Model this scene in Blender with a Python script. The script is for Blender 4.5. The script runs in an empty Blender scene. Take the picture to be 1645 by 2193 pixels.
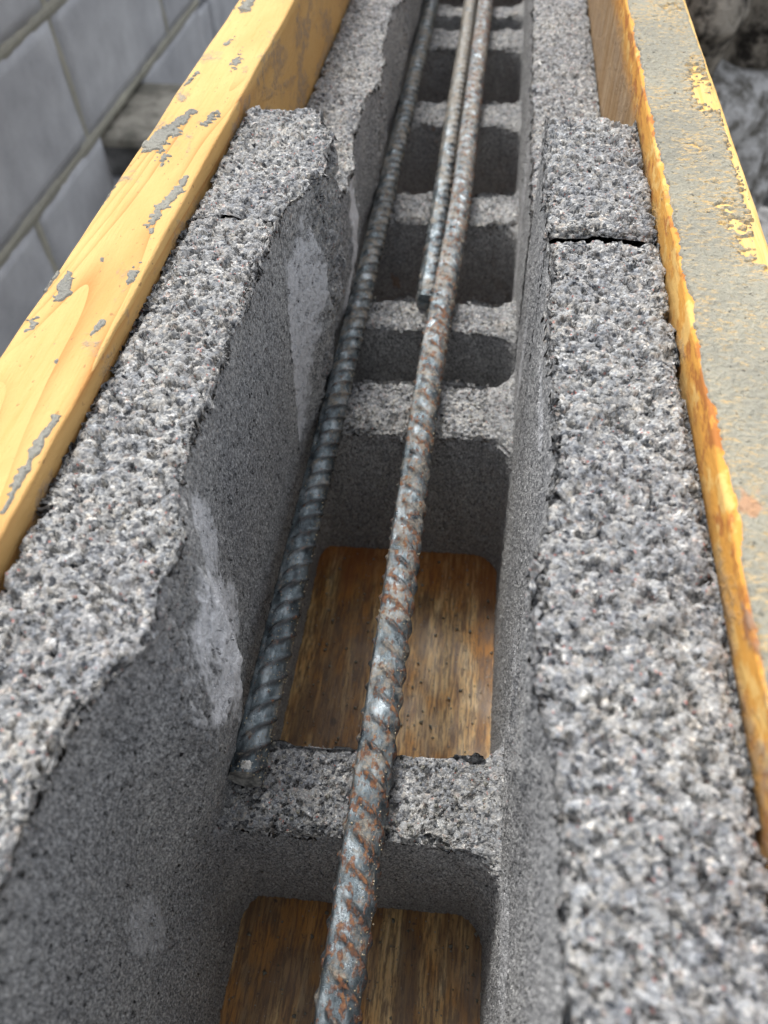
import bpy, math, random
import numpy as np
from mathutils import Matrix, Vector

# ------------------------------------------------------------------ camera, light, exposure
S = bpy.context.scene
S.render.engine = 'CYCLES'
S.render.resolution_x, S.render.resolution_y = 768, 1024
RX = (0.99197940, 0.07995354, -0.09789940)      # world axes written in camera (right, down, forward)
RY = (0.12353758, -0.77710379, 0.61712857)
RZ = (-0.02673638, -0.62427329, -0.78074838)
cd = bpy.data.cameras.new('camera'); cam = bpy.data.objects.new('camera', cd)
S.collection.objects.link(cam); S.camera = cam
M = Matrix(((RX[0], -RX[1], -RX[2]), (RY[0], -RY[1], -RY[2]), (RZ[0], -RZ[1], -RZ[2]))).to_4x4()
cam.matrix_world = Matrix.Translation((0, 0, 0.119)) @ M
cd.sensor_fit = 'VERTICAL'; cd.sensor_height = 36; cd.sensor_width = 27
cd.lens = 36 * 1626 / 2193
cd.clip_start = 0.005; cd.clip_end = 60
cd.dof.use_dof = True; cd.dof.focus_distance = 0.215; cd.dof.aperture_fstop = 17

W = bpy.data.worlds.new('World'); S.world = W; W.use_nodes = True
wn = W.node_tree.nodes; wl = W.node_tree.links
bg = wn['Background']; sky = wn.new('ShaderNodeTexSky'); sky.sky_type = 'NISHITA'
SUN_EL, SUN_AZ = math.radians(58), math.radians(-28)     # azimuth from +Y, negative = to the left
sky.sun_disc = False; sky.sun_elevation = SUN_EL; sky.sun_rotation = SUN_AZ
sky.air_density = 1.0; sky.dust_density = 4.0; sky.ozone_density = 1.0
hs = wn.new('ShaderNodeHueSaturation'); hs.inputs['Saturation'].default_value = 0.22
wl.new(sky.outputs[0], hs.inputs['Color']); wl.new(hs.outputs[0], bg.inputs['Color'])
bg.inputs['Strength'].default_value = 0.15
ld = bpy.data.lights.new('sun', 'SUN'); ld.energy = 1.5; ld.angle = math.radians(16); ld.color = (1, .96, .9)
lo = bpy.data.objects.new('sun', ld); S.collection.objects.link(lo)
sd = Vector((math.sin(SUN_AZ) * math.cos(SUN_EL), math.cos(SUN_AZ) * math.cos(SUN_EL), math.sin(SUN_EL)))
lo.rotation_euler = sd.to_track_quat('Z', 'Y').to_euler()
S.view_settings.view_transform = 'Standard'; S.view_settings.look = 'None'
S.view_settings.gamma = 1; S.view_settings.exposure = 0.72
S.cycles.max_bounces = 6; S.cycles.diffuse_bounces = 4

rng = np.random.default_rng(7); random.seed(7)

# ------------------------------------------------------------------ helpers
def hsh(ix, iy, iz, seed):
    h = (ix.astype(np.int64) * 374761393 + iy.astype(np.int64) * 668265263 + iz.astype(np.int64) * 2147483647 + seed * 974634777) & 0xffffffff
    h = ((h ^ (h >> 13)) * 1274126177) & 0xffffffff
    h = (h ^ (h >> 16)) & 0xffffffff
    return h / 4294967295.0
def vnoise(x, y, z=0.0, scale=1.0, seed=0, octaves=1):
    x = np.asarray(x, float); y = np.asarray(y, float) + 0 * x; z = np.asarray(z, float) + 0 * x
    out = 0; amp = 1; tot = 0; s = scale
    for o in range(octaves):
        X, Y, Z = x * s + 31.7 * o + 500, y * s + 11.3 * o + 500, z * s + 5.1 * o + 500
        ix, iy, iz = np.floor(X), np.floor(Y), np.floor(Z)
        fx, fy, fz = X - ix, Y - iy, Z - iz
        fx, fy, fz = [f * f * (3 - 2 * f) for f in (fx, fy, fz)]
        v = 0
        for a in (0, 1):
            for b in (0, 1):
                for c in (0, 1):
                    w = (fx if a else 1 - fx) * (fy if b else 1 - fy) * (fz if c else 1 - fz)
                    v = v + w * hsh(ix + a, iy + b, iz + c, seed + o)
        out = out + amp * (v * 2 - 1); tot += amp; amp *= .5; s *= 2
    return out / tot
def sstep(a, b, x):
    t = np.clip((x - a) / (b - a), 0, 1); return t * t * (3 - 2 * t)

def empty(name, loc=(0, 0, 0), **kw):
    o = bpy.data.objects.new(name, None); S.collection.objects.link(o); o.location = loc
    o.empty_display_size = .02
    for k, v in kw.items(): o[k] = v
    return o
def mesh_obj(name, verts, faces, mat, parent=None, smooth=True, attrs=None, **kw):
    me = bpy.data.meshes.new(name)
    V = np.asarray(verts, np.float32)
    if parent is not None: V = V - np.array(parent.location, np.float32)
    if isinstance(faces, np.ndarray):
        n = len(faces); k = faces.shape[1]
        me.vertices.add(len(V)); me.vertices.foreach_set('co', V.ravel())
        me.loops.add(n * k); me.loops.foreach_set('vertex_index', faces.astype(np.int32).ravel())
        me.polygons.add(n); me.polygons.foreach_set('loop_start', np.arange(0, n * k, k, dtype=np.int32))
        me.update(calc_edges=True)
    else:
        me.from_pydata([tuple(map(float, v)) for v in V], [], faces)
    me.validate()
    if smooth: me.polygons.foreach_set('use_smooth', np.ones(len(me.polygons), bool))
    for an, av in (attrs or {}).items():
        a = me.attributes.new(an, 'FLOAT', 'POINT'); a.data.foreach_set('value', np.asarray(av, np.float32))
    if mat is not None: me.materials.append(mat)
    o = bpy.data.objects.new(name, me); S.collection.objects.link(o)
    if parent is not None: o.parent = parent
    for k, v in kw.items(): o[k] = v
    return o
def grid_faces(nu, nv, wrap=False, flip=False, off=0):
    i = np.arange(nu - 1)[:, None]; J = nv if wrap else nv - 1
    j = np.arange(J)[None, :]; j2 = (j + 1) % nv
    f = np.stack([i * nv + j, (i + 1) * nv + j, (i + 1) * nv + j2, i * nv + j2], -1).reshape(-1, 4) + off
    return f[:, ::-1].copy() if flip else f

# ------------------------------------------------------------------ materials
class NT:
    def __init__(s, name, rough=.8):
        s.m = bpy.data.materials.new(name); s.m.use_nodes = True
        s.n = s.m.node_tree.nodes; s.l = s.m.node_tree.links
        s.b = s.n['Principled BSDF']; s.b.inputs['Roughness'].default_value = rough
        s.out = s.n['Material Output']
        s.tc = s.n.new('ShaderNodeTexCoord').outputs['Object']
    def put(s, sock, v):
        if isinstance(v, bpy.types.NodeSocket): s.l.new(v, sock)
        else: sock.default_value = v
    def mapv(s, scale=(1, 1, 1), loc=(0, 0, 0), rot=(0, 0, 0)):
        n = s.n.new('ShaderNodeMapping'); s.l.new(s.tc, n.inputs[0])
        n.inputs['Scale'].default_value = scale; n.inputs['Location'].default_value = loc; n.inputs['Rotation'].default_value = rot
        return n.outputs[0]
    def noise(s, scale, detail=2, rough=.5, vec=None, dist=0, col=False):
        n = s.n.new('ShaderNodeTexNoise'); s.l.new(vec or s.tc, n.inputs['Vector'])
        n.inputs['Scale'].default_value = scale; n.inputs['Detail'].default_value = detail
        n.inputs['Roughness'].default_value = rough; n.inputs['Distortion'].default_value = dist
        return n.outputs['Color' if col else 'Fac']
    def voro(s, scale, feature='F1', vec=None, rand=1.0, smooth=None):
        n = s.n.new('ShaderNodeTexVoronoi'); s.l.new(vec or s.tc, n.inputs['Vector'])
        n.feature = feature; n.inputs['Scale'].default_value = scale; n.inputs['Randomness'].default_value = rand
        if smooth is not None: n.inputs['Smoothness'].default_value = smooth
        return n
    def math(s, op, a, b=0.0, c=None, clamp=False):
        n = s.n.new('ShaderNodeMath'); n.operation = op; n.use_clamp = clamp
        s.put(n.inputs[0], a); s.put(n.inputs[1], b)
        if c is not None: s.put(n.inputs[2], c)
        return n.outputs[0]
    def rng(s, v, a, b, c=0.0, d=1.0, smooth=True):
        n = s.n.new('ShaderNodeMapRange'); n.interpolation_type = 'SMOOTHSTEP' if smooth else 'LINEAR'
        s.put(n.inputs[0], v); n.inputs[1].default_value = a; n.inputs[2].default_value = b
        s.put(n.inputs[3], c); s.put(n.inputs[4], d); return n.outputs[0]
    def mix(s, f, a, b, mode='MIX'):
        n = s.n.new('ShaderNodeMix'); n.data_type = 'RGBA'; n.blend_type = mode
        def c(v): return v if isinstance(v, bpy.types.NodeSocket) else (v if len(v) == 4 else (*v, 1))
        s.put(n.inputs[0], f); s.put(n.inputs[6], c(a)); s.put(n.inputs[7], c(b)); return n.outputs[2]
    def fmix(s, f, a, b):
        n = s.n.new('ShaderNodeMix'); n.data_type = 'FLOAT'
        s.put(n.inputs[0], f); s.put(n.inputs[2], a); s.put(n.inputs[3], b); return n.outputs[0]
    def ramp(s, v, stops, interp='LINEAR'):
        n = s.n.new('ShaderNodeValToRGB'); n.color_ramp.interpolation = interp; s.l.new(v, n.inputs[0])
        e = n.color_ramp.elements
        while len(e) < len(stops): e.new(.5)
        for el, (p, c) in zip(e, stops): el.position = p; el.color = (*c, 1)
        return n.outputs[0]
    def attr(s, name):
        n = s.n.new('ShaderNodeAttribute'); n.attribute_name = name; return n.outputs['Fac']
    def sep(s, v=None):
        n = s.n.new('ShaderNodeSeparateXYZ'); s.l.new(v or s.tc, n.inputs[0]); return n.outputs
    def color(s, c): s.put(s.b.inputs['Base Color'], c if isinstance(c, bpy.types.NodeSocket) else (*c, 1))
    def disp(s, h, scale=1.0, mid=0.0, both=True):
        n = s.n.new('ShaderNodeDisplacement'); s.l.new(h, n.inputs['Height'])
        n.inputs['Midlevel'].default_value = mid; n.inputs['Scale'].default_value = scale
        s.l.new(n.outputs[0], s.out.inputs['Displacement'])
        s.m.displacement_method = 'BOTH' if both else 'BUMP'
    def bump(s, h, dist, strength=1.0):
        n = s.n.new('ShaderNodeBump'); s.l.new(h, n.inputs['Height']); n.inputs['Distance'].default_value = dist
        n.inputs['Strength'].default_value = strength; s.l.new(n.outputs[0], s.b.inputs['Normal'])

def concrete_mat():
    t = NT('rough_aggregate_concrete', .92)
    t.b.inputs['Specular IOR Level'].default_value = .25
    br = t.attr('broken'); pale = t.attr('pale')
    warp = t.noise(420, 2, .6, col=True)
    vm = t.n.new('ShaderNodeVectorMath'); vm.operation = 'MULTIPLY_ADD'
    t.l.new(warp, vm.inputs[0]); vm.inputs[1].default_value = (.0011, .0011, .0011); t.l.new(t.tc, vm.inputs[2]); wv = vm.outputs[0]
    # torn / broken surface: packed grains of several sizes with pits between them
    big = t.voro(175, vec=wv); mid = t.voro(400, vec=wv); sm = t.voro(1050, vec=wv)
    def dome(v, top):                                                  # rounded, paste-coated grain
        q = t.rng(v.outputs['Distance'], 0, top, 1, 0, smooth=False); return t.math('SQRT', t.math('MAXIMUM', q, 0.0))
    hb = dome(big, .85); hm = dome(mid, .8); hsm = dome(sm, .85)
    clump = t.noise(120, 3, .55); fine = t.noise(2600, 3, .7)
    bigsel = t.rng(t.sep(big.outputs['Color'])[0], .35, .75)           # only some of the coarse grains stand out
    pit = t.rng(t.noise(420, 3, .65), .36, .45, 1, 0)
    h = t.math('MULTIPLY', t.math('MULTIPLY', hb, bigsel), .0015)
    h = t.math('ADD', h, t.math('MULTIPLY', hm, .0012))
    h = t.math('ADD', h, t.math('MULTIPLY', hsm, .00050))
    h = t.math('ADD', h, t.math('MULTIPLY', t.math('SUBTRACT', clump, .5), .0030))
    h = t.math('ADD', h, t.math('MULTIPLY', pit, -.0020))
    h = t.math('ADD', h, t.math('MULTIPLY', fine, .00022))
    h = t.math('SUBTRACT', h, .0021)
    # moulded surface: fine pitted sand face, drawn slightly in the vertical
    wv2 = t.mapv((1, 1, .55))
    g1 = t.noise(1000, 3, .65, vec=wv2); pits2 = t.rng(t.noise(700, 3, .6, vec=wv2), .34, .44, 1, 0); g3 = t.noise(2600, 2, .6)
    h2 = t.math('ADD', t.math('MULTIPLY', g1, .00105), t.math('MULTIPLY', g3, .00018))
    h2 = t.math('ADD', h2, t.math('MULTIPLY', pits2, -.0009))
    h2 = t.math('ADD', h2, t.math('MULTIPLY', t.noise(1, 4, .6, vec=t.mapv((260, 260, 40))), .0006)); h2 = t.math('ADD', h2, t.math('MULTIPLY', t.noise(190, 3, .6), .0016)); h2 = t.math('SUBTRACT', h2, .0017)
    t.disp(t.fmix(br, h2, h))
    # colours: grain by grain
    xs_ = t.voro(2100, vec=wv); cx2 = t.sep(xs_.outputs['Color'])
    cv = t.sep(sm.outputs['Color']); cm = t.sep(mid.outputs['Color']); cb = t.sep(big.outputs['Color'])
    stops = [(0, (.03, .033, .038)), (.15, (.095, .10, .11)), (.34, (.205, .21, .22)), (.60, (.325, .328, .332)), (.82, (.47, .467, .458)), (1, (.80, .79, .77))]
    v = t.math('ADD', t.math('MULTIPLY', cv[0], .42), t.math('MULTIPLY', cx2[0], .40)); v = t.math('ADD', v, t.math('MULTIPLY', cm[0], .18))
    v = t.math('ADD', t.math('MULTIPLY', t.math('SUBTRACT', v, .5), 1.12), .535)
    c1 = t.ramp(v, stops)
    c1 = t.mix(t.math('MULTIPLY', bigsel, .35), c1, t.ramp(cb[1], [(0, (.15, .16, .175)), (.5, (.29, .29, .295)), (1, (.38, .37, .355))]))
    tint = t.ramp(cv[1], [(0, (.86, .94, 1.05)), (.3, (.97, 1, 1.02)), (.75, (1.01, 1, .98)), (.95, (1.07, 1, .88)), (1, (1.15, .9, .8))])
    c1 = t.mix(.6, c1, tint, 'MULTIPLY')
    red = t.math('MULTIPLY', t.rng(cx2[1], .985, .99), t.rng(cm[2], .4, .5))
    c1 = t.mix(t.math('MULTIPLY', red, .6), c1, (.50, .16, .12))
    black = t.rng(cv[2], .955, .965)
    c1 = t.mix(t.math('MULTIPLY', black, .85), c1, (.03, .035, .045))
    c1 = t.mix(.8, c1, t.ramp(t.noise(38, 4, .6), [(.3, (.78, .79, .82)), (.7, (1.12, 1.1, 1.05))]), 'MULTIPLY')
    cc = t.ramp(t.noise(1500, 3, .7, vec=wv2), [(.28, (.06, .063, .066)), (.42, (.22, .223, .228)), (.55, (.40, .403, .407)), (.70, (.70, .70, .70))])
    cc = t.mix(.8, cc, t.ramp(t.noise(30, 4, .6, vec=t.mapv((1, 1, .35))), [(.3, (.72, .73, .75)), (.72, (1.22, 1.21, 1.18))]), 'MULTIPLY')
    c2 = t.mix(t.rng(t.noise(900, 2, .5), .66, .72), cc, (.42, .41, .39))
    c2 = t.mix(t.rng(t.noise(60, 3, .6, dist=.5), .71, .76, 0, .55), c2, (.30, .17, .09))
    pm = t.math('MULTIPLY', pale, t.rng(t.noise(420, 4, .6), .25, .55, .7, 1))  # cement film brightened with sheen and sky light painted into the colour
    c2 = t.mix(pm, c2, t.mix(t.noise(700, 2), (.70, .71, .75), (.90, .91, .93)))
    t.color(t.mix(br, c2, c1))
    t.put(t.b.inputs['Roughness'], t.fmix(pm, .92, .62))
    return t.m

def wood_mat(name, light, dark, ring, dirt=.5, orange=False):
    t = NT(name, .62); t.b.inputs['Specular IOR Level'].default_value = .18
    v = t.mapv((1, .16, 1)); n = t.noise(24, 1.5, .45, vec=v, dist=.6)
    ringv = t.math('FRACT', t.math('MULTIPLY', n, 20))
    r = t.math('POWER', ringv, 3.5)
    zone = t.rng(t.noise(14, 2, vec=t.mapv((1, .5, 1), (3, 1, 2))), .42, .6)
    fib = t.noise(1, 5, .7, vec=t.mapv((900, 26, 900)))
    c = t.mix(t.noise(45, 3, .5, vec=t.mapv((1, .3, 1))), light, dark)
    c = t.mix(t.math('MULTIPLY', r, t.math('MULTIPLY', zone, .9)), c, ring)
    c = t.mix(t.rng(fib, .48, .66, 0, .6), c, dark)
    c = t.mix(.8, c, t.ramp(t.noise(34, 4, .6, vec=t.mapv((1, .45, 1), (2, 2, 2))), [(.3, (.86, .82, .74)), (.7, (1.08, 1.08, 1.1))]), 'MULTIPLY')
    c = t.mix(t.rng(t.noise(520, 3, .6, vec=t.mapv((1, .6, 1), (6, 1, 1))), .67, .70, 0, .7), c, (.30, .17, .08))
    c = t.mix(t.rng(fib, .25, .45, .22, 0), c, ring)
    if orange:
        ob = t.noise(60, 2, .5, vec=t.mapv((1, .22, 1), (9, 0, 0)), dist=1)
        c = t.mix(t.rng(ob, .42, .62, 0, .85), c, (.70, .34, .07))
        c = t.mix(t.rng(t.noise(170, 4, .65, vec=t.mapv((1, .5, 1))), .50, .60, 0, .8), c, (.38, .13, .04))
        c = t.mix(t.rng(t.noise(130, 4, .65, vec=t.mapv((1, .6, 1), (2, 5, 1))), .54, .62, 0, .6), c, (.82, .58, .22))
        xx = t.sep()[0]; topf = t.math('MULTIPLY', t.rng(xx, .0512, .0530), t.rng(t.sep()[2], .002, .006))
        c = t.mix(topf, c, t.mix(t.rng(fib, .35, .65), (.80, .56, .24), (.72, .44, .14)))
        low = t.rng(t.math('ADD', t.sep()[2], t.math('MULTIPLY', t.noise(40, 3), .008)), .004, -.006)
        gr = t.noise(1, 5, .7, vec=t.mapv((200, 260, 22)))
        c = t.mix(t.math('MULTIPLY', low, .95), c, t.ramp(gr, [(.35, (.10, .08, .055)), (.5, (.25, .21, .15)), (.65, (.50, .46, .37))]))
    # mortar smears, splashes and specks
    d1 = t.noise(55, 7, .68, vec=t.mapv((1, .55, 1), (5, 2, 1)), dist=.4)
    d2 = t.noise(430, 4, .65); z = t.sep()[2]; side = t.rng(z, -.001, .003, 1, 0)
    th = t.math('ADD', d1, t.math('MULTIPLY', side, .09))
    sm = t.math('MULTIPLY', t.rng(th, .575, .67), t.rng(t.noise(380, 4, .7), .40, .56, .25, 1)); sp = t.rng(d2, .70, .72)
    m = t.math('MAXIMUM', sm, t.math('MULTIPLY', sp, .8))
    gray = t.mix(t.noise(900, 2), (.17, .17, .155), (.36, .35, .32))
    c = t.mix(t.math('MULTIPLY', m, dirt), c, gray)
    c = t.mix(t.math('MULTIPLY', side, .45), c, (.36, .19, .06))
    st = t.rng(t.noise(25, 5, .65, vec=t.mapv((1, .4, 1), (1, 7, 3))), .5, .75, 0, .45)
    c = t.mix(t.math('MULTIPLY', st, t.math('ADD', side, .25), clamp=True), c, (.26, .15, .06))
    t.color(c)
    t.put(t.b.inputs['Roughness'], t.fmix(m, .75, .9))
    hgt = t.math('ADD', t.math('MULTIPLY', fib, .35), t.math('MULTIPLY', m, .5)); hgt = t.math('ADD', hgt, t.math('MULTIPLY', t.noise(420, 5, .7, vec=t.mapv((1, .3, 1))), .9)); t.bump(hgt, .0007, .9)
    return t.m

def board_mat():
    t = NT('stained_soffit_wood', .42)
    c = t.ramp(t.noise(1, 6, .65, vec=t.mapv((150, 20, 1)), dist=.4), [(.32, (.16, .065, .02)), (.43, (.43, .235, .08)), (.54, (.70, .46, .19)), (.70, (.88, .70, .42))])
    band = t.rng(t.noise(1, 2, .5, vec=t.mapv((75, 4, 1), (2, 0, 0)), dist=.5), .48, .60)
    c = t.mix(t.math('MULTIPLY', band, .8), c, (.17, .085, .03))
    bl = t.noise(55, 4, .6, vec=t.mapv((1, .6, 1)))
    c = t.mix(t.rng(bl, .46, .66, 0, .6), c, (.62, .26, .04))
    fib = t.noise(1, 5, .75, vec=t.mapv((900, 90, 1)))
    c = t.mix(t.rng(fib, .42, .56, .8, 0), c, (.11, .06, .03))
    c = t.mix(t.rng(t.noise(240, 4, .7), .64, .68, 0, .8), c, (.035, .03, .03))
    c = t.mix(t.rng(t.noise(700, 2, .6), .72, .74, 0, .7), c, (.45, .42, .38))
    k = t.n.new('ShaderNodeVectorMath'); k.operation = 'DISTANCE'; t.l.new(t.mapv((1, .7, 1)), k.inputs[0]); k.inputs[1].default_value = (-.0463, .1281 * .7, 0)
    yy = t.math('ADD', t.sep()[1], t.math('MULTIPLY', t.noise(1, 4, .7, vec=t.mapv((120, 12, 1), (1, 1, 1))), .05))
    c = t.mix(t.rng(yy, .212, .24, 0, .5), c, (.42, .13, .03))
    c = t.mix(t.rng(k.outputs['Value'], .0009, .0018, .92, 0), c, (.02, .016, .014))
    c = t.mix(t.rng(k.outputs['Value'], .002, .006, .45, 0), c, (.12, .055, .018))
    t.color(c); t.bump(fib, .0003, .6); t.put(t.b.inputs['Roughness'], t.rng(bl, .3, .7, .3, .6))
    return t.m

def steel_mat(name, dust, rust):
    t = NT(name, .4)
    base = t.ramp(t.noise(260, 5, .65, vec=t.mapv((1, .45, 1))), [(.34, (.05, .062, .072)), (.5, (.16, .20, .225)), (.66, (.44, .50, .54))])
    rib = t.attr('rib')
    base = t.mix(t.math('MULTIPLY', rib, .78), base, (.06, .052, .05))
    dn = t.noise(150, 6, .75, dist=.4); dz = t.noise(900, 4, .75)
    dn = t.math('ADD', dn, t.rng(t.sep()[1], .06, .22, -.03, .10, smooth=False))      # sandier where the bars lie deeper in the row
    dm = t.math('MULTIPLY', t.rng(dn, dust, dust + .16), t.rng(dz, .38, .56, .25, 1))
    c = t.mix(dm, base, t.mix(t.noise(700, 3), (.20, .17, .14), (.47, .42, .34)))
    rn = t.noise(560, 4, .6, vec=t.mapv((1, .6, 1), (4, 4, 4))); rz = t.noise(60, 2, .5)
    rv = t.math('ADD', t.math('ADD', rn, t.math('MULTIPLY', rib, .05)), t.math('MULTIPLY', t.math('SUBTRACT', rz, .5), .25))
    rm = t.rng(rv, rust, rust + .11)
    c = t.mix(t.math('MULTIPLY', rm, .85), c, t.ramp(t.noise(800, 3), [(.3, (.06, .022, .013)), (.5, (.19, .075, .032)), (.7, (.36, .17, .06))]))
    pk = t.rng(t.noise(1, 4, .7, vec=t.mapv((500, 420, 500), (7, 7, 7))), .60, .68, 0, .55)
    c = t.mix(pk, c, (.33, .20, .15))
    t.color(c)
    cov = t.math('MAXIMUM', rm, dm)
    t.put(t.b.inputs['Metallic'], t.fmix(cov, .7, 0)); t.put(t.b.inputs['Roughness'], t.fmix(cov, t.rng(t.noise(300, 3), .3, .7, .24, .42), .85))
    t.bump(t.math('ADD', t.math('MULTIPLY', cov, .5), t.math('MULTIPLY', t.noise(1100, 5, .8), 1.3)), .0003, .8)
    return t.m

def mortar_mat(name, a, b, sc=900, thin=False):
    t = NT(name, .95); t.b.inputs['Specular IOR Level'].default_value = .2
    c = t.mix(t.noise(sc, 3, .7), a, b)
    c = t.mix(t.rng(t.noise(sc * .9, 2, .6), .66, .70, 0, .7), c, (.50, .44, .30))
    c = t.mix(t.rng(t.noise(sc * .6, 3, .6), .30, .36, .8, 0), c, tuple(x * .3 for x in a))
    c = t.mix(.7, c, t.ramp(t.noise(sc * .04, 4, .6), [(.3, (.75, .76, .78)), (.7, (1.15, 1.13, 1.08))]), 'MULTIPLY')
    if thin:      # worn so thin in places that the yellow board shows through the scratches
        w = t.math('MULTIPLY', t.attr('thin'), t.rng(t.noise(1, 5, .8, vec=t.mapv((420, 1000, 1))), .45, .56))
        c = t.mix(t.math('MULTIPLY', w, .9), c, t.mix(t.noise(300, 3), (.74, .47, .17), (.80, .62, .34)))
        c = t.mix(t.rng(t.noise(75, 3, .6, vec=t.mapv((1, .6, 1), (3, 3, 0))), .68, .72, 0, .6), c, (.72, .34, .16))
    t.color(c); t.bump(t.noise(sc, 4, .75), 1.3 / sc, 1.0); return t.m
def wall_block_mat():
    t = NT('smooth_grey_block_face', .95); t.b.inputs['Specular IOR Level'].default_value = .15
    c = t.mix(t.noise(320, 4, .7), (.40, .415, .45), (.64, .66, .70))
    c = t.mix(.8, c, t.ramp(t.noise(9, 5, .65), [(.3, (.72, .72, .73)), (.7, (1.2, 1.2, 1.18))]), 'MULTIPLY')
    c = t.mix(t.rng(t.noise(60, 4, .7), .68, .74, 0, .5), c, (.11, .11, .11))
    t.color(c); t.bump(t.noise(260, 5, .75), .002, .8); return t.m
def plain(name, a, b, sc, rough=.9, bump=.01):
    t = NT(name, rough); t.color(t.mix(t.rng(t.noise(sc, 6, .65), .36, .64), a, b)); t.bump(t.noise(sc * 2, 5, .7), bump, .8); return t.m

M_CON = concrete_mat()
M_WL = wood_mat('pale_pine', (.74, .51, .22), (.62, .38, .135), (.48, .19, .05), .85)
M_WR = wood_mat('wet_orange_pine', (.78, .45, .12), (.62, .30, .06), (.5, .18, .03), .55, True)
M_BOARD = board_mat()
M_ST1 = steel_mat('mill_scale_steel', .54, .645); M_ST2 = steel_mat('rusty_dusty_steel', .545, .525); M_ST3 = steel_mat('mill_scale_steel_far', .46, .62)
M_CRUST = mortar_mat('dry_sandy_mortar', (.26, .26, .235), (.46, .455, .41))
M_CRUST2 = mortar_mat('thin_sandy_mortar_skin', (.29, .285, .235), (.54, .52, .435), 800, True)
M_WMORT = mortar_mat('wall_mortar', (.38, .38, .33), (.66, .65, .57), 300)
M_WBL = wall_block_mat()
M_DKB = plain('shade_dark_concrete', (.05, .05, .05), (.13, .13, .13), 18, .95, .004)  # shade inside the open cell is painted in as a dark base colour
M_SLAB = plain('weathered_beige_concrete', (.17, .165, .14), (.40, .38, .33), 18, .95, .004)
M_GRAIN = plain('pale_sand', (.40, .32, .20), (.66, .58, .42), 900, .8, .0003)
M_CUT = plain('sheared_steel', (.18, .18, .17), (.75, .73, .68), 260, .35, .0006); M_CUT.node_tree.nodes['Principled BSDF'].inputs['Metallic'].default_value = .6
M_NICK = plain('bright_torn_steel', (.45, .44, .41), (.92, .90, .86), 500, .3, .0005); M_NICK.node_tree.nodes['Principled BSDF'].inputs['Metallic'].default_value = .5
M_GROUND = plain('dark_site_soil', (.02, .019, .016), (.09, .08, .065), 9, .95, .03)
M_RUB = plain('dusty_rubble', (.03, .03, .03), (.26, .26, .26), 16, .95, .01)
M_SACK = plain('cement_caked_plastic', (.16, .15, .13), (.80, .80, .80), 45, .45, .008)
M_LUMP = plain('hardened_mortar', (.035, .03, .025), (.50, .45, .38), 48, .95, .015)

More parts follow.
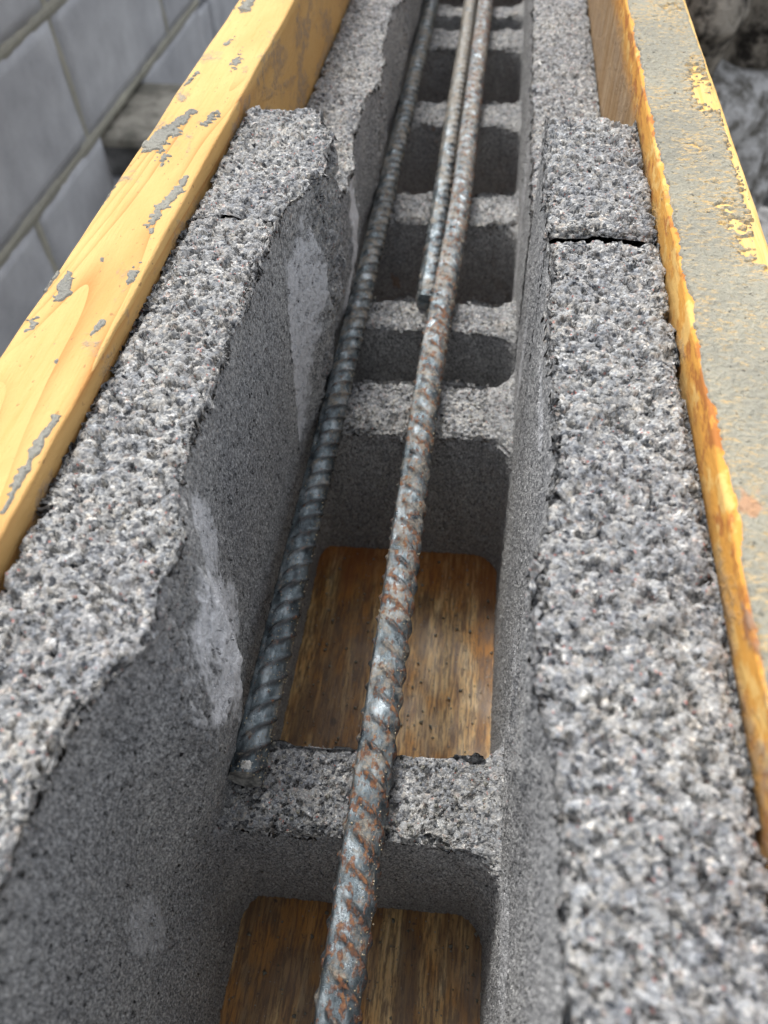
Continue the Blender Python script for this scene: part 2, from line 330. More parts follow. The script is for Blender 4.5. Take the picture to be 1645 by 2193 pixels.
# ------------------------------------------------------------------ hollow concrete blocks
XOL, XOR = -.0862, .0490            # outer faces of the two shells
ZB = -.19                           # bottom bedding plane (top of soffit board)
ZW = -.108                          # top of the knocked-down webs
def shell(parent, side, y0, y1, ztop, xit, xib, webs, res, label=None, seed=0, pales=()):
    """one face shell: section swept along Y with stubs where webs were knocked out. webs: (w0, w1, ptop, pmid, plow)"""
    sg = 1 if side == 'L' else -1
    xo = XOL if side == 'L' else XOR
    if side == 'L' and abs(y1 - .1985) < 1e-6: y1 = .2009
    ys = np.concatenate([np.arange(y0, min(-.005, y1), res * 4), np.linspace(max(y0, -.005), y1, max(8, int((y1 - max(y0, -.005)) / res)))]) if y0 < -.005 else np.linspace(y0, y1, max(8, int((y1 - y0) / res)))
    ny = len(ys)
    nt = max(6, int(abs(xit - xo) / res)); nz = max(12, int((ztop - ZB) / (res * 1.25)))
    # section parameters
    zo = np.array([ZB, ZB * .5 + ztop * .5, ztop - .012, ztop - .004, ztop - .0015])
    secx = [np.full(len(zo), xo), None]; u_top = np.linspace(0, 1, nt); zi = np.linspace(ztop - .0008, ZB, nz)
    n = len(zo) + nt + nz
    Yg = np.repeat(ys[:, None], n, 1); Xg = np.zeros_like(Yg); Zg = np.zeros_like(Yg)
    Br = np.zeros_like(Yg); Pa = np.zeros_like(Yg)
    # inner face
    Yi = Yg[:, len(zo) + nt:]; Zi = np.repeat(zi[None, :], ny, 0)
    f = np.clip((ztop - Zi) / (ztop - ZB), 0, 1)
    prot = np.zeros_like(Yi); brk = np.zeros_like(Yi)
    for (w0, w1, pt, pm, pl) in webs:
        near_r = .019 if (side == 'L' and w0 > 0 and w0 < .1) else .022
        wob = .002 * vnoise(Yi, Zi, 0, 60, seed + 3, 2)
        d = np.maximum(0, np.maximum(w0 - Yi, Yi - w1) + wob)
        fall_u = np.clip(1 - d / np.where(Yi < w0, near_r, .022), 0, 1) ** 1.8
        zz = ztop - Zi; zm = (ztop - ZW)
        P = np.interp(zz, [0, zm * .5, zm], [pt, pm, pl])
        below = sstep(ZW + .001, ZW - .002, Zi)
        R = .013; dd = np.clip(d, 0, R); fall_b = 1 - np.sqrt(np.clip(R * R - (R - dd) ** 2, 0, None)) / R
        fall_b = np.where(d >= R, 0, fall_b)
        pr = (1 - below) * P * fall_u + below * R * fall_b
        prot = np.maximum(prot, pr)
        inw = sstep(.003, -.0005, np.maximum(w0 - Yi, Yi - w1) + 2 * wob) * (1 - below)
        ledge = sstep(.012, .002, np.maximum(w0 - Yi, Yi - w1)) * (Zi > ZW - .0035) * (Zi < ZW + .0035)
        brk = np.maximum(brk, ledge * (.9 if side == 'R' else .5))
        brk = np.maximum(brk, inw * (.5 if w0 < .1 else 1 if pm > .004 else .25))
    # broken faces are craggy
    prot = prot + brk * (.0016 * vnoise(Yi, Zi, 0, 130, seed + 5, 3))
    base = xit + (xib - xit) * sstep(0, 1, f ** .8)
    if side == 'L' and y0 < 0: base = base - .0036 * sstep(.058, .034, Yi) * sstep(1, .2, f)      # the nearest cell is scooped deeper
    # rim is ragged
    rim = np.clip(1 - (ztop - Zi) / .006, 0, 1)
    rag = .0018 * vnoise(Yi, Zi * .3, 0, 95, seed + 8, 3) + .0007 * vnoise(Yi, Zi, 0, 420, seed + 9, 2)
    Xi = base + sg * (prot + rim * rag)
    Xg[:, len(zo) + nt:] = Xi; Zg[:, len(zo) + nt:] = Zi
    Br[:, len(zo) + nt:] = np.maximum(brk * .8, np.clip(1 - (ztop - Zi) / (.004 + .002 * vnoise(Yi, Zi, 0, 200, seed + 10, 2)), 0, 1))
    for (py, pz, ry, rz, sh, st) in pales:  # pale film patches, with painted sheen where the fillets catch light
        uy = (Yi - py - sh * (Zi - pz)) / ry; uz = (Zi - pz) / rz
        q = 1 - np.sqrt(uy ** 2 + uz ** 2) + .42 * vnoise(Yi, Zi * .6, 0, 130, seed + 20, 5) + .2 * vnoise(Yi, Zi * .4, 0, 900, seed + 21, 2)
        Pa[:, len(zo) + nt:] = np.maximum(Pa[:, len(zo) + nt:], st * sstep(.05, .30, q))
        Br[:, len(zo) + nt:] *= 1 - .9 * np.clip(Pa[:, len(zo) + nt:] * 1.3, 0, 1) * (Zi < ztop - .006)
    # top
    xin = Xi[:, 0]
    Xt = xo + (xin[:, None] - xo) * u_top[None, :]
    Yt = Yg[:, len(zo):len(zo) + nt]
    de = np.minimum(Yt - y0, y1 - Yt)
    ze = -(.003 if side == 'R' else .0010) * np.clip(1 - de / .004, 0, 1) ** 2
    di = np.minimum(np.abs(Xt - xin[:, None]), np.abs(Xt - xo))
    Zt = ztop + ze - .0016 * np.clip(1 - di / .003, 0, 1) ** 2 + .0012 * vnoise(Xt, Yt, 0, 55, seed + 12, 3)
    Xg[:, len(zo):len(zo) + nt] = Xt; Zg[:, len(zo):len(zo) + nt] = Zt; Br[:, len(zo):len(zo) + nt] = 1
    Xg[:, :len(zo)] = xo; Zg[:, :len(zo)] = zo[None, :]; Br[:, 3:len(zo)] = 1
    # the two ends bow in by a hair, so the joint is uneven
    wv = .0013 * vnoise(Xg[0] * 1.0, 0 * Xg[0], 0, 90, seed + 30, 3)
    Yg[-1] += wv; Yg[0] += wv
    V = np.stack([Xg, Yg, Zg], -1).reshape(-1, 3)
    F = grid_faces(ny, n, flip=(side == 'R'))
    F = F[:, ::-1].copy() if side == 'L' else F[:, ::-1].copy()
    nv = len(V)
    # bottom strip and end caps as quads between outer and inner edges
    caps = []
    for r_ in (0, ny - 1):                       # cap grid: strips from outer line to inner line (coarse)
        k = 24; uu = np.linspace(0, 1, 9)
        zz = np.linspace(ZB, ztop - .0048, k)
        xo_ = np.full(k, xo); xi_ = np.interp(-zz, -Zg[r_, len(zo) + nt:], Xg[r_, len(zo) + nt:])
        P = np.stack([xo_[:, None] + (xi_ - xo_)[:, None] * uu, np.full((k, 9), ys[r_] + (.0003 if r_ == 0 else -.0003)), np.repeat(zz[:, None], 9, 1)], -1).reshape(-1, 3)
        caps.append((P, (r_ == 0) ^ (side == 'R')))
    Vs = [V]; Fs = [F]; A = [Br.ravel()]; B = [Pa.ravel()]; off = nv
    for P, fl in caps:
        Vs.append(P); Fs.append(grid_faces(24, 9, flip=fl, off=off)); off += len(P); A.append(np.full(len(P), .5)); B.append(np.zeros(len(P)))
    return mesh_obj('face_shell', np.concatenate(Vs), np.concatenate(Fs), M_CON, parent,
                    attrs={'broken': np.concatenate(A), 'pale': np.concatenate(B)}, **({'label': label} if label else {}))

def web(parent, w0, w1, xa, xb, res, seed=0, ztop=ZW, skew=.03, crown=0.0, label=None):
    """a knocked-down cross web: front face, rough broken top, back face"""
    nx = int((xb - xa) / res); xs = np.linspace(xa, xb, nx)
    nzf = max(6, int((ztop - ZB) / (res * 1.3))); nt = max(5, int((w1 - w0) / res))
    zf = np.linspace(ZB, ztop - .001, nzf)
    n = nzf + nt + nzf
    Yg = np.zeros((nx, n)); Zg = np.zeros((nx, n)); Xg = np.repeat(xs[:, None], n, 1); Br = np.zeros((nx, n))
    uu = (xs - xa) / (xb - xa)
    rg0 = .0014 * vnoise(xs, 0 * xs, 0, 120, seed + 1, 3); rg1 = .0018 * vnoise(xs, 0 * xs, 3, 110, seed + 2, 3)
    sk = skew * (xs - (xa + xb) / 2)
    drop = -crown * (np.abs(uu * 2 - 1) ** 2.2)
    taper = (ztop - zf) / (ztop - ZB) * .0015
    rim = np.clip(1 - (ztop - zf) / .004, 0, 1)
    Yg[:, :nzf] = w0 + sk[:, None] - taper + rim * rg0[:, None]; Zg[:, :nzf] = zf
    yt = np.linspace(0, 1, nt)
    Yg[:, nzf:nzf + nt] = (w0 + rg0 + sk)[:, None] + ((w1 - w0) + rg1 - rg0)[:, None] * yt
    Xt = Xg[:, nzf:nzf + nt]; Yt = Yg[:, nzf:nzf + nt]
    de = np.minimum(yt, 1 - yt) * (w1 - w0)
    Zg[:, nzf:nzf + nt] = ztop - .0018 * np.clip(1 - de / .003, 0, 1) ** 2 + .0018 * vnoise(Xt, Yt, 0, 60, seed + 4, 4) + drop[:, None] * (.3 + .7 * yt)
    Yg[:, nzf + nt:] = w1 + sk[:, None] + taper[::-1] + (rim * rg1[:, None])[:, ::-1]; Zg[:, nzf + nt:] = zf[::-1]
    Zg[:, :nzf] = ZB + (Zg[:, :nzf] - ZB) * ((ztop - ZB + drop * .3) / (ztop - ZB))[:, None]
    Zg[:, nzf + nt:] = ZB + (Zg[:, nzf + nt:] - ZB) * ((ztop - ZB + drop) / (ztop - ZB))[:, None]
    Br[:, nzf - 1:nzf + nt + 1] = 1
    V = np.stack([Xg, Yg, Zg], -1).reshape(-1, 3)
    return mesh_obj('web', V, grid_faces(nx, n), M_CON, parent, attrs={'broken': Br.ravel(), 'pale': 0 * Br.ravel()}, **({'label': label} if label else {}))

XIL_T, XIL_B, XIR_T, XIR_B = -.0597, -.0672, .0188, .0207
def block(name, y0, y1, ztop, webs, res, seed, L_st, R_st, palesL=(), palesR=(), **kw):
    root = empty(name, (0, (y0 + y1) / 2, ZB), **kw)
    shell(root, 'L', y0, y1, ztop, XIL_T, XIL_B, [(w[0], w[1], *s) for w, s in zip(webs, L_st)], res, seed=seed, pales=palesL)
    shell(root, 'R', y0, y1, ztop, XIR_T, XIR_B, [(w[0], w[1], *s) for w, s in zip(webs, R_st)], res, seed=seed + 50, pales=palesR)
    for i, w in enumerate(webs):
        web(root, w[0], w[1], XIL_B - .004, XIR_B + .004, res * (1.0 if w[0] > 0 else 2.5), seed=seed + 100 + i, crown=w[2] if len(w) > 2 else 0)
    return root

block('concrete_block', -.158, .1985, 0.0, [(-.128, -.100), (.0605, .0865)], .0005, 11,
      [(.002, .005, .003), (.0052, .0100, .0034)], [(0, 0, 0), (.0040, .003, .001)],
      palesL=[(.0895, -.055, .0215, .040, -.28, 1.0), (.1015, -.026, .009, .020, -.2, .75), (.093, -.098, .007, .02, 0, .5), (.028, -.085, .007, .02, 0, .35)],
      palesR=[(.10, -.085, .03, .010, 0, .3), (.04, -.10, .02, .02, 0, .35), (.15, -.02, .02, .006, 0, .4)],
      label='grey concrete block nearest the viewer, with the cut bar end resting on its low web', category='concrete block', group='hollow concrete blocks laid in the formwork')
block('concrete_block', .2005, .2735, 0.0, [(.2225, .2560, .005)], .0006, 23,
      [(.0075, .0105, .0025)], [(.0005, .001, .0005)],
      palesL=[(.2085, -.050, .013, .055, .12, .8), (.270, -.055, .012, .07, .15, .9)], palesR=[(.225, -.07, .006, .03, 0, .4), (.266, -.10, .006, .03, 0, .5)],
      label='short cut concrete block piece standing higher than the row behind it', category='concrete block', group='hollow concrete blocks laid in the formwork')
st = [(.004, .006, .0015)] * 4
block('concrete_block', .2775, .6740, -.038, [(.2915, .3140), (.3860, .4165), (.5025, .5355), (.6250, .6620)], .0012, 37,
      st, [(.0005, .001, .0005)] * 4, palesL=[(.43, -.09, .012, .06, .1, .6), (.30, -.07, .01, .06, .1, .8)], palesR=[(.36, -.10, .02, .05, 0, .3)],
      label='lower concrete block behind the step, with four knocked down cross webs', category='concrete block', group='hollow concrete blocks laid in the formwork')
block('concrete_block', .6770, 1.0700, -.038, [(.690, .715), (.855, .885), (1.03, 1.055)], .0025, 53,
      st[:3], [(.0005, .001, .0005)] * 3,
      label='farthest concrete block in the formwork at the upper edge of the photo', category='concrete block', group='hollow concrete blocks laid in the formwork')

# ------------------------------------------------------------------ formwork boards
def plank(name, xa, xb, z0, z1, y0, y1, mat, bev, seed, res=.004, **kw):
    """board with worn rounded arrises, section in XZ swept along Y"""
    pts = [(xa, z0), (xa, (z0 + z1) / 2), (xa, z1 - .02)]
    pts += [(xa, z1 - .010), (xa, z1 - .006)]
    for k in range(5): a = math.pi / 2 * k / 4; pts.append((xa + bev[0] * (1 - math.cos(a)), z1 - bev[0] * (1 - math.sin(a))))
    for k in range(1, 6): pts.append((xa + bev[0] + (xb - xa - bev[0] - bev[1]) * k / 6, z1))
    for k in range(5): a = math.pi / 2 * k / 4; pts.append((xb - bev[1] * (1 - math.sin(a)), z1 - bev[1] * (1 - math.cos(a))))
    pts += [(xb, z1 - .006), (xb, z1 - .010), (xb, z1 - .02), (xb, (z0 + z1) / 2), (xb, z0)]
    P = np.array(pts); n = len(P); ys = np.arange(y0, y1 + res, res); ny = len(ys)
    X = np.repeat(P[None, :, 0], ny, 0); Z = np.repeat(P[None, :, 1], ny, 0); Y = np.repeat(ys[:, None], n, 1)
    near = np.clip(1 - (z1 - Z) / .02, 0, 1)
    X = X + near * .0005 * vnoise(Y, X * 4, 0, 40, seed, 3); Z = Z + near * .0004 * vnoise(Y, X, 0, 50, seed + 2, 3)
    V = np.stack([X, Y, Z], -1).reshape(-1, 3)
    F = grid_faces(ny, n, wrap=True, flip=False)
    V = np.concatenate([V]); fl = [tuple(f) for f in F] + [tuple(range(n))[::-1], tuple(range((ny - 1) * n, ny * n))]
    return V, fl
def plank_obj(name, *a, parent=None, **kw):
    V, fl = plank(name, *a); return mesh_obj(name, V, fl, a[6], parent, **kw)

lb = empty('formwork_board', (0, 0, 0), label='yellow pine formwork board along the left side, spotted with grey mortar', category='board', group='pine boards of the formwork')
plank_obj('plank', -.1112, -.0872, -.225, .004, -.16, 1.15, M_WL, (.0012, .0008), 3, .003, parent=lb)
# mortar splashes dried onto the left board: a skin that surfaces only where mortar stuck
SP = [(-.1065, .237, .0042, .0090, -.5, 1.0), (-.1022, .2535, .0024, .007, -.4, .9), (-.0925, .196, .0024, .0095, -.15, .95), (-.0903, .210, .0018, .006, 0, .8), (-.0912, .1835, .0014, .004, .2, .8),
      (-.1066, .1584, .0017, .0040, .2, 1.0), (-.1052, .1530, .0024, .004, .4, .7), (-.0913, .1413, .0012, .004, -.2, .8), (-.0935, .252, .0024, .008, -.2, .72), (-.1057, .357, .004, .008, 0, .9),
      (-.1035, .318, .0016, .010, -.3, .7), (-.1085, .285, .0012, .009, -.2, .72), (-.1108, .2020, .0008, .006, 0, .9), (-.0896, .1015, .0014, .010, -.1, .8), (-.0893, .0880, .0010, .008, 0, .7),
      (-.1004, .169, .0012, .003, .5, .7), (-.0965, .128, .0008, .002, 0, .7), (-.1080, .140, .0018, .005, 0, .65), (-.0900, .163, .0016, .008, 0, .65), (-.1010, .225, .003, .006, .3, .62), (-.1105, .16, .001, .01, 0, .7), (-.096, .30, .003, .012, 0, .6)]
sx = np.linspace(-.1108, -.0878, 72); sy = np.arange(.02, .60, .0004); CX, CY = np.meshgrid(sx, sy)
den = np.full_like(CX, -.42)
for (x, y, lx, ly, an, st_) in SP:
    dx, dy = CX - x, CY - y; ux = dx * math.cos(an) + dy * math.sin(an) * .6; uy = -dx * math.sin(an) * .6 + dy * math.cos(an)
    den += st_ * np.exp(-(ux / lx) ** 2 - (uy / ly) ** 2)
den += .42 * vnoise(CX, CY, 0, 330, 41, 4) + .34 * vnoise(CX, CY, 0, 900, 42, 2) + .10 * sstep(.0015, .0, CX + .1112)
m_ = sstep(-.06, .20, den)
hz = .004 - .0006 + m_ * .0010 + .00012 * vnoise(CX, CY, 0, 1300, 43, 2)
hz[:, 0] = .0028; hz[:, -1] = .0028
mesh_obj('mortar_splashes', np.stack([CX, CY, hz], -1).reshape(-1, 3), grid_faces(len(sy), len(sx), flip=True), M_CRUST, lb)

rb = empty('formwork_board', (0, 0, 0), label='formwork board along the right side, caked with grey mortar, bare orange at its inner edge', category='board', group='pine boards of the formwork')
plank_obj('plank', .0496, .0735, -.225, .0072, -.16, 1.15, M_WR, (.0009, .0012), 9, .002, parent=rb)
# mortar crust: a real skin whose height sinks below the wood where it has flaked off
cx_ = np.linspace(.0499, .0740, 62); cy_ = np.arange(-.03, .62, .0005)
CX, CY = np.meshgrid(cx_, cy_)
edge = .05045 + .0014 * vnoise(CY, 0 * CY, 0, 75, 91, 3) + .0010 * vnoise(CY, 0 * CY, 4, 240, 92, 3) + .0006 * vnoise(CY, CX, 4, 800, 89, 2)
den = .56 + .35 * vnoise(CX * 1.3, CY, 0, 60, 95, 4) + .26 * vnoise(CX, CY * 3, 0, 300, 96, 4) + .40 * vnoise(CX, CY * 1.6, 0, 750, 90, 2)
for (bx, by, rx, ry, s_) in [(.0685, .286, .004, .018, .55), (.0680, .266, .004, .010, .6), (.0690, .184, .005, .009, .75), (.0655, .203, .007, .007, .42), (.0715, .150, .003, .010, .4), (.0675, .118, .006, .008, .28), (.066, .35, .006, .03, .35), (.0605, .240, .006, .010, .30), (.0668, .194, .004, .004, .4), (.072, .235, .002, .05, .45), (.072, .17, .002, .05, .45)]:
    den -= s_ * np.exp(-((CX - bx) / rx) ** 2 - ((CY - by) / ry) ** 2)
outer = sstep(.0731, .0716, CX + .0013 * vnoise(CY, 0 * CY, 0, 90, 94, 4))
m_ = sstep(-.08, .16, den) * sstep(0, .0004, CX - edge) * outer
hz = .0072 - .0006 + m_ * (.0013 + .0003 * vnoise(CX, CY, 0, 250, 97, 3)) + .00034 * vnoise(CX, CY, 0, 1000, 99, 3)
hz = np.where(CX > .0724, np.minimum(hz, .0058), hz); hz[:, 0] = .0050; hz[:, -1] = .0048
hz = np.where(CX < edge - .0002, .0062, hz)
mesh_obj('mortar_crust', np.stack([CX, CY, hz], -1).reshape(-1, 3), grid_faces(len(cy_), len(cx_), flip=True), M_CRUST2, rb,
         attrs={'thin': sstep(.62, .10, den + .10 * vnoise(CX, CY * 4, 0, 500, 71, 3)).ravel()})

so = empty('soffit_board', (0, 0, ZB), label='brown stained wooden soffit board seen through the block cells', category='board')
V = []; 
ys = np.arange(-.16, 1.15, .01); xs = np.linspace(-.0868, .0494, 24)
X, Y = np.meshgrid(xs, ys); Z = ZB - .0004 + .0002 * vnoise(X, Y, 0, 30, 5, 2)
nv = X.size; top = np.stack([X, Y, Z], -1).reshape(-1, 3); bot = top.copy(); bot[:, 2] = ZB - .025
F = np.concatenate([grid_faces(len(ys), 24, flip=True), grid_faces(len(ys), 24, off=nv)])
mesh_obj('plank', np.concatenate([top, bot]), F, M_BOARD, so, smooth=False)

# ------------------------------------------------------------------ reinforcing bars
def rebar(x0, x1, ya, yb, zc, r, pitch, dirn, mat, phase, th0, label, nb=0, dent=True, endcut=False, grains=0, rise=0.0, path=None):
    root = empty('rebar', (x0, ya, zc), label=label, category='steel bar', group='ribbed steel bars lying on the block webs')
    na = 48; ys = []; y = ya
    while y < yb: ys.append(y); y += .00042 if y < .36 else (.0007 if y < .72 else .002)
    ys = np.array(ys); th = np.linspace(0, 2 * np.pi, na, endpoint=False)
    T, Yg = np.meshgrid(th, ys)
    ph = np.mod(T - th0, 2 * np.pi); row = ph >= np.pi; pr = np.where(row, ph - np.pi, ph)
    s = Yg + dirn * (pr - np.pi / 2) * r * .78 + np.where(row, pitch * .45, 0) + .0004 * vnoise(Yg, T * .01, 0, 60, int(phase * 100), 2)
    fr = np.mod(s / pitch + phase, 1) - .5
    wd = .115 if dent else .10
    rib = np.exp(-(np.abs(fr) / wd) ** 2.4) * np.clip(np.sin(pr) * 2.6 - .75, 0, 1) ** .8
    lon = np.exp(-np.abs((np.mod(ph + np.pi / 2, np.pi) - np.pi / 2) / .19) ** 4)
    base = r * .90
    rr = base + rib * r * .17 + lon * r * .10 + .00010 * vnoise(Yg, T * .006, 0, 260, 5, 2)
    cen = (lambda q: np.interp(q, [p[0] for p in path], [p[1] for p in path])) if path else (lambda q: x0 + (x1 - x0) * (q - ya) / (yb - ya))
    if path:
        k_ = np.linspace(ya, yb, 400); pc = np.interp(k_, [p[0] for p in path], [p[1] for p in path]); pc = np.convolve(np.pad(pc, 20, mode='edge'), np.ones(41) / 41, 'valid')
        cen = lambda q: np.interp(q, k_, pc)
    xc = cen(Yg) + .0004 * vnoise(Yg, 0 * Yg, 0, 8, nb + 3, 2)
    if endcut:
        k = np.clip(1 - (Yg - ya) / .0045, 0, 1)
        sq = 1 - .10 * k * np.clip(np.sin(T), 0, 1)
        rr = rr * sq
        Yg = Yg + .0012 * k * np.sin(T) * .5
    X = xc + rr * np.cos(T); Z = zc + rr * np.sin(T) + rise * (Yg - ya) / (yb - ya)
    V = np.stack([X, Yg, Z], -1).reshape(-1, 3)
    F = grid_faces(len(ys), na, wrap=True, flip=False)
    ribm = np.clip(rib * 1.2, 0, 1)
    mesh_obj('bar', V, F, mat, root, attrs={'rib': ribm.ravel()})
    if endcut:
        vs, fs = [], []
        for i in range(7):
            for j in range(7):
                u, v = i / 6, j / 6; a_ = math.radians(62 + 46 * u); yy = ya + .0006 + .0034 * v
                rr_ = r * (.90 if 0 < i < 6 and 0 < j < 6 else .84) * (1 - .075 * (1 - v)) + .0002 * math.sin(i * 2.3 + j * 1.7)
                vs.append((x0 + rr_ * math.cos(a_), yy + .0012 * math.sin(a_) * .5 * (1 - v), zc + rr_ * math.sin(a_) + .00012))
        mesh_obj('sheared_nick', vs, grid_faces(7, 7, flip=False), M_NICK, root)
    # end faces
    for e, yy in ((0, ys[0]), (len(ys) - 1, ys[-1])):
        ringv = V.reshape(len(ys), na, 3)[e]; c = ringv.mean(0)
        rings = [ringv * (1 - t) + c * t for t in (0.0, .18, .45, .75, .98)]
        P = np.concatenate(rings); P[na:, 1] += (.0004 if e == 0 else -.0004) * vnoise(P[na:, 0], P[na:, 2], 0, 400, 3, 2)
        mesh_obj('cut_end', P, grid_faces(5, na, wrap=True, flip=(e == 0)), M_CUT if endcut and e == 0 else mat, root, attrs={'rib': np.zeros(len(P))})
    if grains:
        tv = np.array([(1, 1, 1), (1, -1, -1), (-1, 1, -1), (-1, -1, 1), (0, 0, 1.5), (1.4, .2, 0)], float)
        tf = np.array([(0, 4, 2), (0, 5, 1), (4, 3, 2), (0, 2, 5), (0, 1, 4), (1, 3, 4), (2, 3, 1), (5, 2, 1)])
        vv = []; ff = []
        for g in range(grains):
            gy = ya + (yb * .75 - ya) * random.random() ** 1.7
            side = random.random(); a = (random.gauss(.35, .45) if side < .6 else random.uniform(.2, 2.7))
            sz = random.uniform(.00008, .00022) * (1.2 if random.random() < .1 else 1)
            q = Matrix.Rotation(random.uniform(0, 6.28), 3, Vector((random.random(), random.random(), 1)).normalized())
            cxx = float(cen(gy))
            rg = r * random.uniform(.91, .99); c = np.array([cxx + rg * math.cos(a), gy, zc + rise * (gy - ya) / (yb - ya) + rg * math.sin(a)])
            ff.append(tf + len(vv) * 6); vv.append(tv * sz @ np.array(q) + c)
        mesh_obj('sand_grains', np.concatenate(vv), np.concatenate(ff), M_GRAIN, root, smooth=False, kind='stuff')
    return root
rebar(-.0556, -.0531, .0712, 1.06, ZW + .0064, .0055, .0073, 1, M_ST1, .2, math.radians(142),
      'blue grey ribbed steel bar whose cut end rests at left on the nearest low web', 1, endcut=True, grains=700)
rebar(-.0204, -.0100, -.13, 1.06, ZW + .0060, .0060, .0083, -1, M_ST2, .55, math.radians(138),
      'rusty dust covered ribbed steel bar running the full height of the photo down the middle', 2, grains=1300, rise=.0065, path=[(-.13, -.0204), (.2, -.0183), (.286, -.0168), (.3645, -.0131), (.5, -.0126), (.704, -.0113), (1.06, -.009)])
rebar(-.0234, -.0232, .306, 1.06, ZW + .0042, .0052, .0078, 1, M_ST3, .1, math.radians(120),
      'ribbed steel bar tucked against the left of the rusty middle bar in the distance', 3, grains=60)

# ------------------------------------------------------------------ block wall at upper left
bw = empty('block_wall', (-.72, 1.2, -1.2), label='blurred grey block wall with mortar joints standing beyond the left board', category='wall')
def rbox(x0, x1, y0, y1, z0, z1, b, mat, parent, name, seed=0, n=7, amp=.0012, **kw):
    """box with rounded arrises and slightly uneven faces"""
    vs = []; idx = {}; fs = []
    def gp(i, j, k):
        key = (i, j, k)
        if key not in idx:
            p = []
            for c, (a, d) in zip((i, j, k), ((x0, x1), (y0, y1), (z0, z1))):
                p.append(a + (d - a) * (0 if c == 0 else 1 if c == n else ((c - .5) / (n - 1) * (1 - 2 * b / (d - a)) + b / (d - a) if 0 < c < n else 0)))
            # round: pull vertices on edges inwards
            ed = [(c in (0, n)) for c in (i, j, k)]
            if sum(ed) >= 2:
                q = .293 * b
                for m in range(3):
                    if ed[m]:
                        lo_, hi_ = ((x0, x1), (y0, y1), (z0, z1))[m]; p[m] += q if p[m] == lo_ else -q
            idx[key] = len(vs); vs.append(p)
        return idx[key]
    for a in range(n):
        for c in range(n):
            fs += [(gp(0, a, c), gp(0, a, c + 1), gp(0, a + 1, c + 1), gp(0, a + 1, c)), (gp(n, a, c), gp(n, a + 1, c), gp(n, a + 1, c + 1), gp(n, a, c + 1)),
                   (gp(a, 0, c), gp(a + 1, 0, c), gp(a + 1, 0, c + 1), gp(a, 0, c + 1)), (gp(a, n, c), gp(a, n, c + 1), gp(a + 1, n, c + 1), gp(a + 1, n, c)),
                   (gp(a, c, 0), gp(a, c + 1, 0), gp(a + 1, c + 1, 0), gp(a + 1, c, 0)), (gp(a, c, n), gp(a + 1, c, n), gp(a + 1, c + 1, n), gp(a, c + 1, n))]
    V = np.array(vs); V = V + amp * np.stack([vnoise(V[:, 0], V[:, 1], V[:, 2], 9, seed + q, 3) for q in range(3)], -1)
    return mesh_obj(name, V, fs, mat, parent, **kw)
zc = [-1.157, -.947, -.737, -.527, -.317, -.107, .103]      # bed joints
J = .012
for r_ in range(6):
    z0, z1 = zc[r_] + J / 2, zc[r_ + 1] - J / 2
    heads = [-.19, .31, .81, 1.31, 1.795, 2.02] if r_ % 2 == 0 else [.06, .56, 1.06, 1.56, 2.02]
    if r_ == 2: heads = [.06, .56, 1.06, 1.362]
    if r_ == 3: heads = [-.19, .31, .81, 1.31, 1.795, 2.02]
    for a, b in zip(heads[:-1], heads[1:]):
        if r_ == 3 or r_ != 2 or True:
            rbox(-.87, -.72, a + J / 2, b - J / 2, z0, z1, .004, M_WBL, bw, 'block', seed=r_ * 17 + int(a * 10))
    if r_ == 2:
        rbox(-.87, -.7205, 1.62, 2.02, z0, z1, .004, M_WBL, bw, 'block', seed=77)
# mortar bed, recessed in some places and squeezed out in others
ny = 260; ys = np.linspace(-.19, 2.03, ny)
vv = []; ff = []; off = 0
for zj in zc[1:-1]:
    prof = np.array([(-.03, 1.0), (-.004, 1.6), (-.0005, 1.3), (-.0005, -1.3), (-.004, -1.6), (-.03, -1.0)])
    X = -.72 + prof[None, :, 0] + (.0030 * vnoise(ys, 0 * ys, zj, 30, 4, 4))[:, None] * (prof[None, :, 0] > -.01)
    Z = zj + prof[None, :, 1] * .0065 * (1 + .35 * vnoise(ys, 0 * ys, zj * 3, 22, 8, 3))[:, None]
    vv.append(np.stack([X, np.repeat(ys[:, None], 6, 1), Z], -1).reshape(-1, 3)); ff.append(grid_faces(ny, 6, flip=True, off=off)); off += ny * 6
mesh_obj('bed_joint_mortar', np.concatenate(vv), np.concatenate(ff), M_WMORT, bw)
vv = []; ff = []; off = 0
for r_ in range(6):
    heads = [.31, .81, 1.31, 1.795] if r_ % 2 == 0 else [.06, .56, 1.06, 1.56]
    if r_ == 2: heads = [.56, 1.06]
    if r_ == 3: heads = [.31, .81, 1.31, 1.795]
    zs = np.linspace(zc[r_], zc[r_ + 1], 40)
    for hy in heads:
        prof = np.array([(-.03, 1.0), (-.004, 1.5), (-.001, 1.2), (-.001, -1.2), (-.004, -1.5), (-.03, -1.0)])
        X = -.72 + prof[None, :, 0] + (.003 * vnoise(zs, 0 * zs, hy, 20, 4, 3))[:, None]
        Y = hy + prof[None, :, 1] * .0065 * (1 + .3 * vnoise(zs, 0 * zs, hy * 3, 30, 8, 3))[:, None]
        vv.append(np.stack([X, Y, np.repeat(zs[:, None], 6, 1)], -1).reshape(-1, 3)); ff.append(grid_faces(40, 6, off=off)); off += 240
mesh_obj('head_joint_mortar', np.concatenate(vv), np.concatenate(ff), M_WMORT, bw)
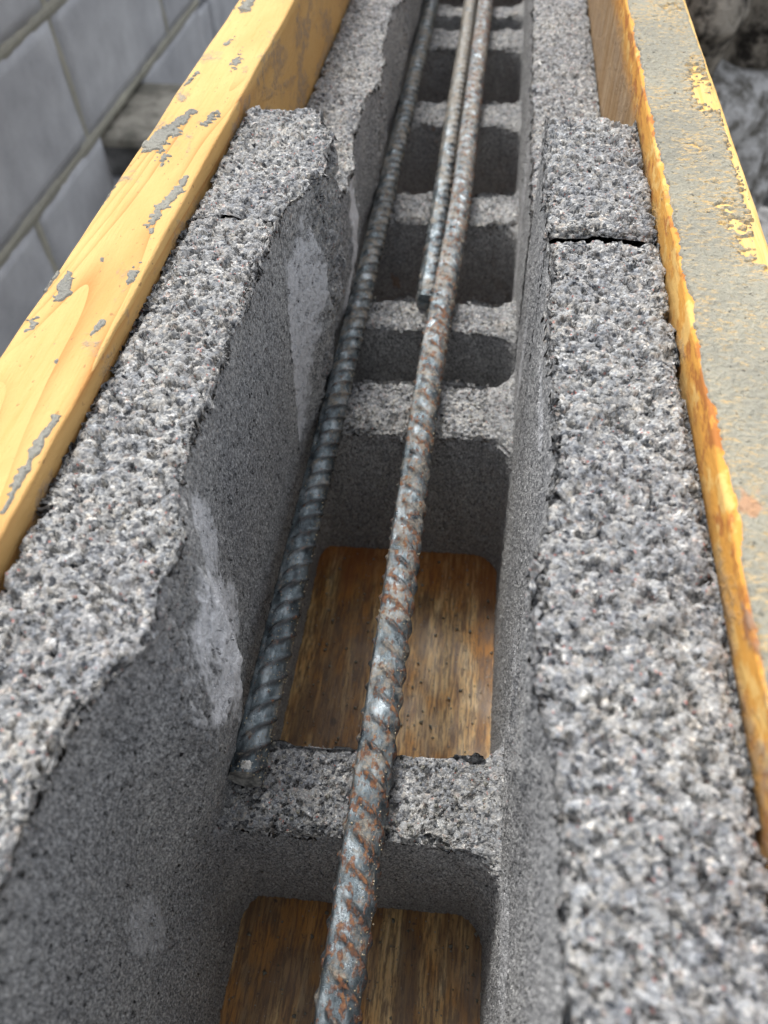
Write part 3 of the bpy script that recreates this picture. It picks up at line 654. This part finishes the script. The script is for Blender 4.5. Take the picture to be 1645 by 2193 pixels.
# cross wall block jutting out of the gap
tag = dict(label='single grey block jutting towards the formwork from the gap in the left wall', category='concrete block')
jb = empty('jutting_block', (-.63, 1.47, -.737), **tag)
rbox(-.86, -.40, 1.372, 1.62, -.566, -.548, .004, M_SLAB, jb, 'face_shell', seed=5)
rbox(-.86, -.40, 1.58, 1.619, -.735, -.567, .003, M_DKB, jb, 'web', seed=7)  # inner cell face, its shade put into the dark colour
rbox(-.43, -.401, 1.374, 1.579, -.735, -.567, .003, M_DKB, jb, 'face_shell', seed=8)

# second wall set back past the end of the first
bw2 = empty('block_wall', (-.95, 2.4, -1.2), label='darker recessed stretch of block wall past the end of the left wall', category='wall')
for r_ in range(6):
    for a in (2.10, 2.52, 2.94):
        a += .2 * (r_ % 2)
        rbox(-1.10, -.93, a, a + .40, zc[r_] + J / 2, zc[r_ + 1] - J / 2, .004, M_WBL, bw2, 'block', seed=200 + r_ * 5 + int(a))

# ------------------------------------------------------------------ clutter at upper right
def blob(name, prof, cx, cy, mat, seed, fold=.12, nf=7, lean=(0, 0), na=72, **kw):
    """upright crumpled mass: prof = [(z, rx, ry)]"""
    zs = np.linspace(prof[0][0], prof[-1][0], 90); P = np.array(prof)
    rx = np.interp(zs, P[:, 0], P[:, 1]); ry = np.interp(zs, P[:, 0], P[:, 2])
    th = np.linspace(0, 2 * np.pi, na, endpoint=False); T, Z = np.meshgrid(th, zs)
    t = (Z - zs[0]) / (zs[-1] - zs[0])
    f = 1 + fold * np.sin(nf * T + 5 * vnoise(Z, 0 * Z, seed, 4, seed, 2)) * (.5 + .5 * np.sin(Z * 19 + seed)) + fold * 1.4 * vnoise(np.cos(T), np.sin(T), Z * 6, 1.6, seed, 4)
    X = cx + lean[0] * t + rx[:, None] * f * np.cos(T); Y = cy + lean[1] * t + ry[:, None] * f * np.sin(T)
    return mesh_obj(name, np.stack([X, Y, Z], -1).reshape(-1, 3), grid_faces(90, na, wrap=True, flip=False), mat, None, **kw)
blob('plastic_sheet', [(-1.2, .13, .10), (-.75, .11, .09), (-.45, .085, .07), (-.30, .10, .08), (-.235, .085, .07), (-.22, .02, .02)], .215, .93, M_SACK, 3, .30, 9, (-.0, 0),
     label='crumpled pale plastic sheet hanging below the mortar lump beyond the right board', category='plastic sheet')
blob('mortar_lump', [(-.232, .02, .03), (-.225, .07, .06), (-.17, .095, .08), (-.10, .07, .06), (-.03, .09, .07), (.06, .06, .05), (.07, .01, .01)], .215, .95, M_LUMP, 12, .42, 5,
     label='knobbly hardened mortar lump on top of the pale plastic sheet', category='mortar lump')
def rock(cx, cy, cz, s, seed, **kw):
    n1, n2 = 18, 12; th = np.linspace(0, 2 * np.pi, n1, endpoint=False); ph = np.linspace(.05, np.pi - .05, n2)
    T, P = np.meshgrid(th, ph); x, y, z = np.sin(P) * np.cos(T), np.sin(P) * np.sin(T), np.cos(P)
    r = s * (1 + .45 * vnoise(x, y, z, 1.5, seed, 3)); r = r / np.maximum(.75, np.maximum(abs(x), np.maximum(abs(y), abs(z))))
    return mesh_obj('broken_block', np.stack([cx + x * r, cy + y * r, cz + z * r * .7], -1).reshape(-1, 3), grid_faces(n2, n1, wrap=True), M_RUB, None, smooth=False, **kw)
for i, (x, y, z, s, lb_) in enumerate([(.48, 1.30, -1.12, .16, 'dark lump of broken block on the ground beside the plastic sheet'), (.62, 1.75, -1.1, .2, 'larger broken block piece on the ground past the plastic sheet'),
                                      (.42, .95, -1.13, .13, 'small broken block piece on the ground nearest the right board'), (.85, 2.3, -1.1, .22, 'farthest broken block piece at the upper right corner'),
                                      (.75, 1.35, -1.12, .15, 'broken block piece at the right edge of the photo')]):
    rock(x, y, z, s, i, label=lb_, category='rubble', group='broken block pieces on the ground')
# ground
g = 80; gx = np.linspace(-1, 1, g); gx = np.sign(gx) * np.abs(gx) ** 3 * 30
X, Y = np.meshgrid(gx, gx); Z = -1.2 + .03 * vnoise(X, Y, 0, 2.5, 3, 4)
mesh_obj('ground', np.stack([X, Y, Z], -1).reshape(-1, 3), grid_faces(g, g, flip=True), M_GROUND, None, kind='structure')
# crumbs fallen on the ledges and on the soffit board
tv = np.array([(1, 1, 1), (1, -1, -1), (-1, 1, -1), (-1, -1, 1), (0, 0, 1.3), (1.3, .2, 0)], float)
tf = np.array([(0, 4, 2), (0, 5, 1), (4, 3, 2), (0, 2, 5), (0, 1, 4), (1, 3, 4), (2, 3, 1), (5, 2, 1)])
vv = []; ff = []
for k in range(900):
    if k < 500: x, y, z = random.uniform(-.066, .020), random.choice([random.uniform(.0, .058), random.uniform(.09, .22), random.uniform(.09, .22)]), ZB
    else: x, y, z = random.uniform(-.064, .018), random.choice([random.uniform(.061, .086), random.uniform(.224, .254), random.uniform(.293, .312)]), ZW + .0006
    sz = .00022 * (1 + 2.2 * random.random() ** 5)
    q = np.array(Matrix.Rotation(random.uniform(0, 6.28), 3, Vector((random.random(), random.random(), 1)).normalized()))
    ff.append(tf + len(vv) * 6); vv.append((tv * sz * np.array([1, 1, .7])) @ q + np.array([x, y, z + sz * .6]))
mesh_obj('concrete_crumbs', np.concatenate(vv), np.concatenate(ff), M_CRUST, None, smooth=False, kind='stuff')
